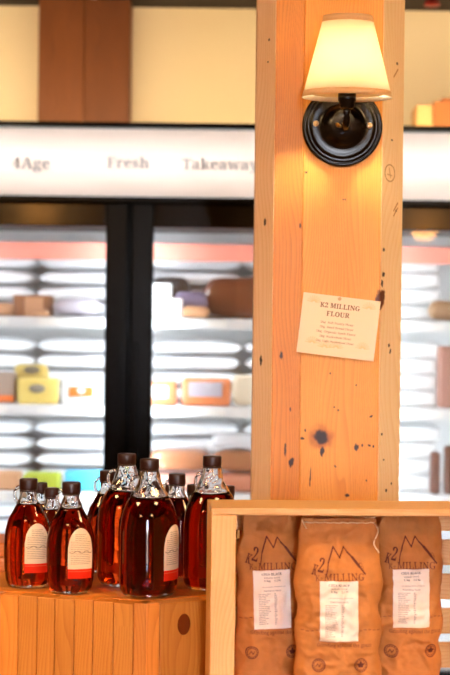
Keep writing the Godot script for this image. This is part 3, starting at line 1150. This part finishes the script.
func spline(pts: Array, y: float) -> float:
	for i in pts.size() - 1:
		if y <= pts[i + 1][0]:
			var t: float = (y - pts[i][0]) / (pts[i + 1][0] - pts[i][0])
			var a: float = pts[maxi(i - 1, 0)][1]
			var d: float = pts[mini(i + 2, pts.size() - 1)][1]
			return cubic_interpolate(pts[i][1], pts[i + 1][1], a, d, t)
	return pts[-1][1]

var glass_clear: StandardMaterial3D
var syrups := []
var cap_mat: StandardMaterial3D
var label_mat: StandardMaterial3D

func bottle(kind: String, pos: Vector3, turn: float, syrup: Material, label: String, group: String, label_angle := 0.0, with_label := true) -> Node3D:
	var o := base("syrup_bottle", pos, turn)
	tag(o, label, "bottle", group)
	var pts: Array
	var flat := 0.68
	var level := 0.128
	var H := 0.167
	var cap_r := 0.0138
	var cap_h := 0.0165
	if kind == "flask":
		pts = [[0.0, 0.0275], [0.003, 0.0305], [0.012, 0.0335], [0.03, 0.0358], [0.06, 0.0368], [0.085, 0.0355], [0.105, 0.0305], [0.122, 0.0215], [0.132, 0.0160], [0.14, 0.0130], [0.151, 0.0118], [0.165, 0.0118]]
	elif kind == "jug":
		flat = 0.86
		level = 0.146
		H = 0.2045
		cap_r = 0.0144
		cap_h = 0.0155
		pts = [[0.0, 0.0345], [0.003, 0.0385], [0.009, 0.0425], [0.018, 0.0443], [0.03, 0.0447], [0.06, 0.0448], [0.096, 0.0447], [0.108, 0.0438], [0.122, 0.0415], [0.140, 0.0345], [0.154, 0.0262], [0.166, 0.0195], [0.178, 0.0155], [0.19, 0.0128], [0.203, 0.0126]]
	else:
		level = 0.098
		H = 0.134
		cap_r = 0.0118
		cap_h = 0.0145
		pts = [[0.0, 0.0225], [0.003, 0.025], [0.012, 0.0275], [0.03, 0.029], [0.055, 0.029], [0.075, 0.0265], [0.092, 0.0195], [0.103, 0.0130], [0.112, 0.0105], [0.125, 0.01], [0.132, 0.01]]
	var ytop: float = pts[-1][0]
	# clear foot
	var rings := []
	for y in [0.0, 0.0012, 0.003, 0.0055]: rings.append(bottle_ring([y, spline(pts, y)], flat, ytop))
	rings[0] = bottle_ring([0.0008, spline(pts, 0.0) * 0.97], flat, ytop)
	put(loft(rings), "glass_foot", glass_clear, o)
	# the filled body
	rings = []
	var n := 34
	for i in n + 1:
		var y := lerpf(0.0057, level, float(i) / n)
		rings.append(bottle_ring([y, spline(pts, y)], flat, ytop))
	put(loft(rings), "syrup_body", syrup, o)
	# clear hollow neck above the syrup, with moulded swirls
	rings = []
	var wob := noise(int(pos.x * 1000.0) + 77, 60.0, 2)
	for i in 15:
		var y := lerpf(level + 0.0002, ytop, i / 14.0)
		var r := spline(pts, y)
		var ring := bottle_ring([y, r], flat, ytop)
		for k in ring.size():
			ring[k] += Vector3(ring[k].x, 0, ring[k].z).normalized() * wob.get_noise_3dv(ring[k]) * 0.0022 * (1.0 - smoothstep(0.6, 1.0, i / 14.0))
		rings.append(ring)
	for i in range(14, -1, -1):
		var y := lerpf(level + 0.0002, ytop, i / 14.0)
		rings.append(bottle_ring([y, spline(pts, y)], flat, ytop, 0.0028))
	rings.append(rings[0])
	put(loft(rings, false, false), "glass_neck", glass_clear, o)
	# screw cap with ribs
	var cr := []
	for q in [[H - cap_h, 0.97], [H - cap_h + 0.001, 1.0], [H - 0.002, 1.0], [H - 0.0006, 0.97], [H, 0.9]]:
		var ring := PackedVector3Array()
		for k in 48:
			var a := TAU * k / 48
			ring.append(Vector3(cos(a), 0, sin(a)) * cap_r * q[1] * (1.0 + (0.012 if k % 2 == 0 else -0.012)) + Vector3(0, q[0], 0))
		cr.append(ring)
	put(loft(cr), "cap", cap_mat, o)
	put(hollow([[cap_r * 0.98, H - cap_h - 0.003], [cap_r * 0.98, H - cap_h - 0.0006]], 0.002, 32), "cap_ring", cap_mat, o)
	# small glass finger loop beside the neck
	if kind != "small":
		var ly := level + (0.014 if kind == "flask" else 0.020)
		var path := []
		for i in 15:
			var a := lerpf(-1.9, 1.9, i / 14.0)
			path.append(Vector3(-spline(pts, ly) - 0.0045 - cos(a) * 0.0085 + 0.004, ly + sin(a) * 0.0125, 0))
		put(tube(path, 0.0026, 10), "finger_loop", glass_clear, o)
	# arched paper label, wrapped on the flat side
	if with_label:
		var y0 := 0.0255 if kind == "flask" else 0.026
		var lh := 0.075 if kind == "flask" else 0.082
		var half := 0.58 if kind == "flask" else 0.52
		if kind == "small":
			y0 = 0.014
			lh = 0.055
		var v := PackedVector3Array()
		var uv := PackedVector2Array()
		var idx := PackedInt32Array()
		var m := 18
		for i in m + 1:
			var u := lerpf(-1.0, 1.0, float(i) / m)
			var topy := y0 + lh * (0.60 + 0.40 * sqrt(maxf(0.0, 1.0 - u * u)))
			for j in m + 1:
				var y := lerpf(y0, topy, float(j) / m)
				var a := PI / 2 - label_angle - u * half
				var r := spline(pts, y)
				var kf := lerpf(flat, 1.0, smoothstep(ytop * 0.72, ytop, y))
				v.append(Vector3(cos(a) * (r + 0.0006), y, sin(a) * (r * kf + 0.0006)))
				uv.append(Vector2(u * 0.5 + 0.5, 1.0 - (y - y0) / lh))
		for i in m:
			for j in m:
				var q := i * (m + 1) + j
				idx.append_array([q, q + 1, q + m + 1, q + 1, q + m + 2, q + m + 1])
		var lb := put(build(v, uv, idx, true, false), "label", label_mat, o)
		lb.set_meta("label", "cream arched paper label with a red foot strip")
	return o

func label_tex() -> Image:
	var im := Image.create(256, 360, false, Image.FORMAT_RGB8)
	im.fill(Color(0.90, 0.78, 0.62))
	var r := RandomNumberGenerator.new()
	r.seed = 8
	var ink := Color(0.42, 0.33, 0.26, 0.55)
	var y := 46.0
	while y < 262:
		var x := 26.0 + (40.0 if y < 90 else 0.0)
		var stop := 232.0 - (40.0 if y < 90 else 0.0) - r.randf() * 30.0
		while x < stop:
			var w := 8.0 + r.randf() * 26
			line(im, Vector2(x, y), Vector2(minf(x + w, stop), y), 4.0, ink)
			x += w + 7
		y += 13.0
	# little wavy landscape line across the middle
	for i in 20:
		line(im, Vector2(12 + i * 12, 170 + 8 * sin(i * 0.8)), Vector2(24 + i * 12, 170 + 8 * sin((i + 1) * 0.8)), 4.0, Color(0.36, 0.27, 0.2, 0.8))
	im.fill_rect(Rect2i(0, 292, 256, 68), Color(0.86, 0.16, 0.04))
	im.fill_rect(Rect2i(0, 306, 256, 5), Color(0.88, 0.36, 0.22))
	return im

func bottles() -> void:
	glass_clear = mat(Color(1, 1, 1, 0.0), 0.0)
	glass_clear.refraction_enabled = true
	glass_clear.refraction_scale = 0.05
	for c in [Color(0.76, 0.23, 0.04, 0.0), Color(0.64, 0.155, 0.03, 0.0), Color(0.86, 0.44, 0.10, 0.0)]:
		var m := mat(c, 0.0)
		m.refraction_enabled = true
		m.refraction_scale = 0.045
		syrups.append(m)
	cap_mat = mat(Color(0.17, 0.06, 0.04), 0.4)
	label_mat = mat(Color.WHITE, 0.75, 0.0, 0.25)
	label_mat.albedo_texture = tex(label_tex())
	label_mat.texture_repeat = false
	var g1 := "syrup flasks on the block table"
	var g2 := "large syrup jugs on the block table"
	var list := [
		["flask", 27.5, 2.155, -0.10, 0, "amber syrup flask furthest left with its whole body in view", g1, 0.62, true],
		["flask", 70.5, 2.110, -0.10, 1, "dark amber syrup flask standing second from the left, its arched label facing right", g1, 0.62, true],
		["jug", 148.5, 2.100, 0.35, 1, "large dark syrup jug in front with a slim highlight and label at its right edge", g2, 0.80, true],
		["jug", 125.5, 2.190, 0.2, 0, "large syrup jug with the tallest cap, tucked behind the front jug", g2, 2.6, false],
		["jug", 211.0, 2.168, 0.5, 1, "large syrup jug half hidden by the left board of the crate", g2, 1.2, true],
		["flask", 107.0, 2.300, 0.3, 1, "syrup flask left of the tallest jug, seen behind it", g1, 2.5, false],
		["flask", 176.0, 2.262, -0.2, 1, "syrup flask between the front jug and the jug at the crate", g1, -0.5, false],
		["small", 51.0, 2.33, 0.1, 2, "small syrup flask peeping between the two left flasks", "small syrup flasks at the back", 2.5, false],
		["small", 39.5, 2.41, 0.3, 2, "small syrup flask whose cap shows behind the left flask's neck", "small syrup flasks at the back", 2.5, false],
		["small", 161.5, 2.40, 0.3, 1, "small syrup flask whose cap shows right of the front jug's neck", "small syrup flasks at the back", 2.5, false],
		["small", 193.0, 2.41, 0.3, 1, "small syrup flask low behind the gap between two right-hand bottles", "small syrup flasks at the back", 2.5, false],
		["small", 227.0, 2.40, 0.3, 1, "small syrup flask behind the crate's top left corner", "small syrup flasks at the back", 2.5, false]]
	for b in list:
		var p := at(b[1], 560.0, b[2])
		p.y = TABLE + 0.0003
		bottle(b[0], p, b[3], syrups[b[4]], b[5], b[6], b[7], b[8])

# ------------------------------------------------------------------ goods in the cooler
# soft pillow-like pack
func pillow(w: float, h: float, d: float, s: int, pinch := 0.25) -> ArrayMesh:
	var rings := []
	var n := 16
	var seg := 24
	var nn := noise(s, 9.0, 3)
	for i in n + 1:
		var t := lerpf(-1.0, 1.0, float(i) / n)
		var k := pow(maxf(0.0, 1.0 - pow(absf(t), 5.0)), 0.5)
		k = maxf(k, 0.06)
		var ring := PackedVector3Array()
		for j in seg:
			var a := TAU * j / seg
			var c := signf(cos(a)) * pow(absf(cos(a)), 0.6)
			var q := signf(sin(a)) * pow(absf(sin(a)), 0.55)
			var p := Vector3(t * w / 2, q * h / 2 * k, c * d / 2 * (1.0 - pinch * (1.0 - k)))
			p.y += nn.get_noise_3dv(p) * h * 0.06 * k
			ring.append(p)
		rings.append(ring)
	return loft(rings)

func foil(c: Color, rough := 0.25) -> StandardMaterial3D:
	var m := mat(c, rough)
	m.clearcoat_enabled = true
	m.clearcoat = 0.5
	m.clearcoat_roughness = 0.12
	return m

func item(called: String, label: String, cat: String, mesh: Mesh, m: Material, pos: Vector3, turn := 0.0, group := "") -> MeshInstance3D:
	var o := put(mesh, called, m, null, pos, Vector3(0, turn, 0))
	tag(o, label, cat, group)
	return o

# box-like pack standing on a shelf, spanning photo pixels a..b, height from the shelf
func pack(called: String, label: String, cat: String, a: float, b: float, top: float, sh: int, m: Material, d := 4.95, depth := 0.10, r := 0.012, group := "") -> MeshInstance3D:
	var pa := at(a, top, d)
	var pb := at(b, top, d)
	var w := pb.x - pa.x
	var h: float = pa.y - shelf_y[sh]
	h = maxf(h, 0.02)
	return item(called, label, cat, rbox(Vector3(w, h, depth), r, 2), m, Vector3((pa.x + pb.x) / 2, shelf_y[sh] + h / 2 + 0.0004, -d - depth / 2), 0.0, group)

func panel(o: MeshInstance3D, called: String, a: float, b: float, t: float, u: float, d: float, m: Material, oval := false) -> void:
	var pa := at(a, t, d)
	var pb := at(b, u, d)
	var w := pb.x - pa.x
	var h := pa.y - pb.y
	var mesh: Mesh = rbox(Vector3(w, h, 0.003), 0.001)
	var rot := Vector3.ZERO
	if oval:
		mesh = lathe([[0.001, 0.0012], [0.94, 0.0012], [1.0, 0.0], [0.001, -0.0012]], 28, w / 2, h / 2)
		rot.x = PI / 2
	put(mesh, called, m, o, Vector3((pa.x + pb.x) / 2 - o.position.x, (pa.y + pb.y) / 2 - o.position.y, -d - o.position.z + 0.001), rot)

func goods() -> void:
	var film := foil(Color(0.93, 0.94, 0.95), 0.3)
	var grp := "white vacuum pouches stacked in the cooler"
	var lay := ["top", "second", "third", "fourth"]
	var protos := []
	for k in 4: protos.append(pillow(0.345, 0.054, 0.24, 30 + k))
	for b in 3:
		var bx := ["left", "middle", "right"]
		for sh in 4:
			for c in 2:
				var cx: float = XB[b] + 0.04 + 0.17 + c * 0.35
				if b == 2: continue
				var count := 4 if sh > 0 else 4
				for k in count:
					var o := item("vacuum_pouch", "%s white plastic pouch in the %s stack, %s shelf, %s cooler bay" % [["lowest", "second", "third", "topmost"][k], ["left", "right"][c], lay[sh], bx[b]], "pouch", protos[(k + c + sh) % 4], film, Vector3(cx + rng.randf_range(-0.006, 0.006), shelf_y[sh] + 0.0305 + k * 0.0585, -5.24), rng.randf_range(-0.02, 0.02), grp + ", %s shelf" % lay[sh])
	# right bay: stacked white tubs
	var tubm := foil(Color(0.82, 0.83, 0.83), 0.4)
	var tub := rbox(Vector3(0.20, 0.058, 0.16), 0.02, 3)
	for sh in 4:
		for k in 4:
			for c in 1:
				var p := at(409.0 + c * 90.0, 337.0, 5.12)
				item("white_tub", "%s lidded white tub in the stack on the %s shelf, right of the post" % [["lowest", "second", "third", "topmost"][k], lay[sh]], "tub", tub, tubm, Vector3(p.x + rng.randf_range(-0.008, 0.008), shelf_y[sh] + 0.0295 + k * 0.0592, -5.1), rng.randf_range(-0.05, 0.05), "white tubs on the %s shelf" % lay[sh])
	var kraft := mat(Color(0.60, 0.40, 0.26), 0.75)
	var tan := mat(Color(0.80, 0.60, 0.44), 0.7)
	var grey := foil(Color(0.72, 0.70, 0.74), 0.35)
	var white := foil(Color(0.92, 0.92, 0.92), 0.4)
	# left bay, top shelf
	var o := pack("kraft_box", "brown kraft box on the top shelf of the left cooler bay", "box", 13, 50, 295, 0, kraft, 4.92, 0.12, 0.006)
	panel(o, "front_panel", 25, 43, 297, 316, 4.918, tan)
	item("bread_roll", "tan bread roll at the left frame edge on the top cooler shelf", "bread roll", pillow(0.085, 0.045, 0.08, 3, 0.6), tan, at(4, 311, 4.95) * Vector3(1, 0, 1) + Vector3(0, shelf_y[0] + 0.0250, 0))
	item("bread_roll", "tan bread roll just in front of the brown kraft box", "bread roll", pillow(0.06, 0.022, 0.05, 4, 0.6), tan, at(41, 311, 4.88) * Vector3(1, 0, 1) + Vector3(0, shelf_y[0] + 0.0130, 0))
	item("plastic_pack", "grey clear-wrapped pack right of the brown kraft box", "pack", pillow(0.17, 0.06, 0.13, 5), grey, at(78, 307, 4.95) * Vector3(1, 0, 1) + Vector3(0, shelf_y[0] + 0.0365, 0))
	# left bay, second shelf
	var yel := mat(Color(0.90, 0.80, 0.42), 0.5)
	var yel2 := mat(Color(0.76, 0.66, 0.34), 0.55)
	var org := mat(Color(0.90, 0.44, 0.14), 0.5)
	o = pack("yellow_carton", "pale yellow carton with a grey oval mark on the second cooler shelf", "carton", 18, 58, 378, 1, yel, 4.90, 0.05, 0.008)
	panel(o, "oval_mark", 29, 45, 384, 393, 4.897, mat(Color(0.55, 0.53, 0.46), 0.6), true)
	o = pack("yellow_carton", "darker yellow round-topped carton standing behind the pale yellow one", "carton", 13, 48, 364, 1, yel2, 4.97, 0.05, 0.03)
	panel(o, "oval_mark", 24, 40, 366, 374, 4.967, mat(Color(0.45, 0.42, 0.36), 0.6), true)
	o = pack("brown_packet", "grey-brown packet with an orange foot, left of the yellow cartons", "packet", -8, 15, 372, 1, mat(Color(0.60, 0.52, 0.46), 0.6), 4.91, 0.05, 0.008)
	panel(o, "orange_band", -7, 14, 395, 401.5, 4.907, org)
	o = pack("white_packet", "white packet with an orange label on the second cooler shelf", "packet", 61, 102, 381, 1, white, 4.90, 0.06, 0.012)
	panel(o, "orange_label", 69, 93, 386.5, 397, 4.897, org)
	panel(o, "white_badge", 77, 85, 388, 393.5, 4.893, white, true)
	# left bay, third shelf
	pack("tan_packet", "tan packet at the frame edge on the third cooler shelf", "packet", -10, 20, 472, 2, tan, 4.90, 0.08, 0.012)
	pack("green_packet", "yellow-green packet behind the left syrup flasks", "packet", 23, 60, 473, 2, mat(Color(0.66, 0.72, 0.20), 0.5), 4.90, 0.08, 0.014)
	pack("blue_packet", "bright blue packet on the third cooler shelf beside the door frame", "packet", 64, 103, 471, 2, mat(Color(0.25, 0.66, 0.82), 0.5), 4.90, 0.08, 0.01)
	# middle bay, top shelf
	var blk := foil(Color(0.08, 0.08, 0.09), 0.3)
	item("dark_pouch", "black glossy pouch with white marks at the left of the middle bay", "pouch", pillow(0.15, 0.10, 0.10, 6), blk, at(170, 290, 5.06) * Vector3(1, 0, 1) + Vector3(0, shelf_y[0] + 0.10, 0))
	o = pack("white_sachet", "small white upright sachet in the corner of the middle bay", "sachet", 152, 172, 283, 0, white, 4.90, 0.05, 0.01)
	pack("white_sachet", "squat white sachet standing lower beside the upright one", "sachet", 166, 183, 298, 0, mat(Color(0.93, 0.88, 0.86), 0.5), 4.87, 0.03, 0.008)
	item("lilac_pouch", "dull lilac pouch between the sachets and the brown loaf", "pouch", pillow(0.12, 0.085, 0.09, 8), mat(Color(0.42, 0.38, 0.48), 0.5), at(191, 296, 4.958) * Vector3(1, 0, 1) + Vector3(0, shelf_y[0] + 0.055, 0))
	item("tan_roll", "pale tan wrapped roll lying before the lilac pouch", "bread roll", pillow(0.10, 0.04, 0.06, 9), tan, at(196, 311, 4.90) * Vector3(1, 0, 1) + Vector3(0, shelf_y[0] + 0.0230, 0))
	item("brown_loaf", "big brown wrapped loaf on the top shelf beside the timber post", "loaf", pillow(0.30, 0.145, 0.10, 10), foil(Color(0.40, 0.19, 0.09), 0.3), at(243, 295, 5.06) * Vector3(1, 0, 1) + Vector3(0, shelf_y[0] + 0.0785, 0))
	# middle bay, second shelf
	var sal := foil(Color(0.88, 0.52, 0.32), 0.35)
	o = pack("orange_packet", "orange packet with a pale label beside the middle door frame", "packet", 146, 177, 381, 1, sal, 4.91, 0.06, 0.014)
	panel(o, "pale_label", 150, 168, 386, 398, 4.907, white)
	o = pack("orange_packet", "orange packet with a silver label in the centre of the middle bay", "packet", 182, 231, 378, 1, sal, 4.91, 0.06, 0.014)
	panel(o, "silver_label", 189, 222, 382, 397, 4.907, grey)
	item("cream_cheese", "cream coloured round cheese next to the timber post", "cheese", pillow(0.085, 0.105, 0.09, 12, 0.7), mat(Color(0.86, 0.80, 0.70), 0.6), at(243, 388, 4.95) * Vector3(1, 0, 1) + Vector3(0, shelf_y[1] + 0.0585, 0))
	# middle bay, third shelf
	var brn := foil(Color(0.62, 0.40, 0.27), 0.35)
	item("brown_pouch", "tan-brown pouch lying high on the third shelf of the middle bay", "pouch", pillow(0.22, 0.075, 0.13, 13), brn, at(180, 452, 4.95) * Vector3(1, 0, 1) + Vector3(0, shelf_y[2] + 0.113, 0))
	item("brown_pouch", "brown pouch nearest the timber post on the third shelf", "pouch", pillow(0.20, 0.075, 0.13, 14), brn, at(240, 456, 4.95) * Vector3(1, 0, 1) + Vector3(0, shelf_y[2] + 0.113, 0))
	item("silver_pouch", "shiny silver pouch lying on the brown pouch by the post", "pouch", pillow(0.17, 0.05, 0.12, 15), foil(Color(0.85, 0.86, 0.88), 0.2), at(235, 440, 4.95) * Vector3(1, 0, 1) + Vector3(0, shelf_y[2] + 0.182, 0))
	item("pink_tray", "pinkish wrapped meat tray under the tan-brown pouch", "tray", pillow(0.22, 0.066, 0.14, 16), foil(Color(0.84, 0.62, 0.55), 0.35), at(180, 480, 4.95) * Vector3(1, 0, 1) + Vector3(0, shelf_y[2] + 0.0365, 0))
	item("pink_tray", "pinkish wrapped meat tray beside the timber post", "tray", pillow(0.20, 0.066, 0.14, 17), foil(Color(0.78, 0.50, 0.40), 0.35), at(242, 480, 4.95) * Vector3(1, 0, 1) + Vector3(0, shelf_y[2] + 0.0365, 0))
	# right bay
	item("tan_loaf", "tan loaf at the right frame edge of the top cooler shelf", "loaf", pillow(0.13, 0.07, 0.1, 18), mat(Color(0.66, 0.52, 0.38), 0.6), at(447, 308, 4.95) * Vector3(1, 0, 1) + Vector3(0, shelf_y[0] + 0.0390, 0))
	pack("brown_packet", "dusky brown packet at the right frame edge of the second shelf", "packet", 440, 480, 346, 1, mat(Color(0.60, 0.42, 0.36), 0.6), 4.95, 0.08, 0.012)
	for k in 3:
		pack("brown_jar", ["brown stoppered jar lowest at the right edge of the third shelf", "brown jar beside the white tubs, right bay third shelf", "dark jar right of the tubs on the third shelf"][k], "jar", 431 + k * 14, 441 + k * 14, 452 - 6 * k, 2, mat(Color(0.36, 0.20, 0.13), 0.4), 4.93, 0.04, 0.012)

func extras() -> void:
	# carton on top of the cooler, right of the post
	var a := at(417, 100, 5.25)
	var b := at(480, 100, 5.25)
	var by := 2.158
	var o := base("cardboard_box", Vector3((a.x + b.x) / 2, by, -5.35))
	tag(o, "open-topped brown cardboard box lying on top of the cooler", "box")
	var w := b.x - a.x
	var h := a.y - by
	put(rbox(Vector3(w * 0.72, h, 0.18), 0.003), "carton", mat(Color(0.60, 0.36, 0.19), 0.8), o, Vector3(w * 0.14, h / 2, 0))
	put(rbox(Vector3(w * 0.26, h * 0.93, 0.16), 0.003), "side_flap", mat(Color(0.80, 0.62, 0.42), 0.8), o, Vector3(-w * 0.36, h * 0.465, 0))
	put(rbox(Vector3(w * 0.4, 0.012, 0.19), 0.003), "lid_flap", mat(Color(0.55, 0.33, 0.18), 0.8), o, Vector3(w * 0.1, h + 0.0062, 0))
	# red sprinkler fitting and a small white one at the ceiling edge
	var r := base("sprinkler", Vector3(at(432, 4, 5.3).x, CEIL, -5.3))
	tag(r, "red sprinkler fitting at the ceiling edge, top right", "sprinkler")
	put(lathe([[0.001, 0.0], [0.034, 0.0], [0.034, -0.03], [0.022, -0.038], [0.022, -0.06], [0.03, -0.066], [0.03, -0.074], [0.001, -0.076]], 20), "body", mat(Color(0.50, 0.04, 0.03), 0.4), r)
	var s := base("sprinkler", Vector3(at(94, 2, 5.3).x, CEIL, -5.3))
	tag(s, "tiny white sprinkler fitting at the ceiling above the dark wall post", "sprinkler")
	put(lathe([[0.001, 0.0], [0.02, 0.0], [0.018, -0.02], [0.012, -0.055], [0.016, -0.06], [0.001, -0.062]], 16), "body", M.white, s)
	# small wooden box at the left edge behind the flasks
	var p := at(-17, 583, 2.30)
	var c := base("wooden_box", Vector3(p.x, TABLE + 0.0004, -2.345), 0.1)
	tag(c, "small wooden box of stacked boards at the left frame edge, behind the left flask", "box")
	var vs := variants(M.block, 3, 0.2, 5)
	put(rbox(Vector3(0.024, 0.10, 0.12), 0.002), "board", vs[0], c, Vector3(0, 0.012, 0), Vector3(0, 0, PI / 2))
	put(rbox(Vector3(0.022, 0.094, 0.11), 0.002), "board", vs[1], c, Vector3(0, 0.0354, 0), Vector3(0, 0, PI / 2))
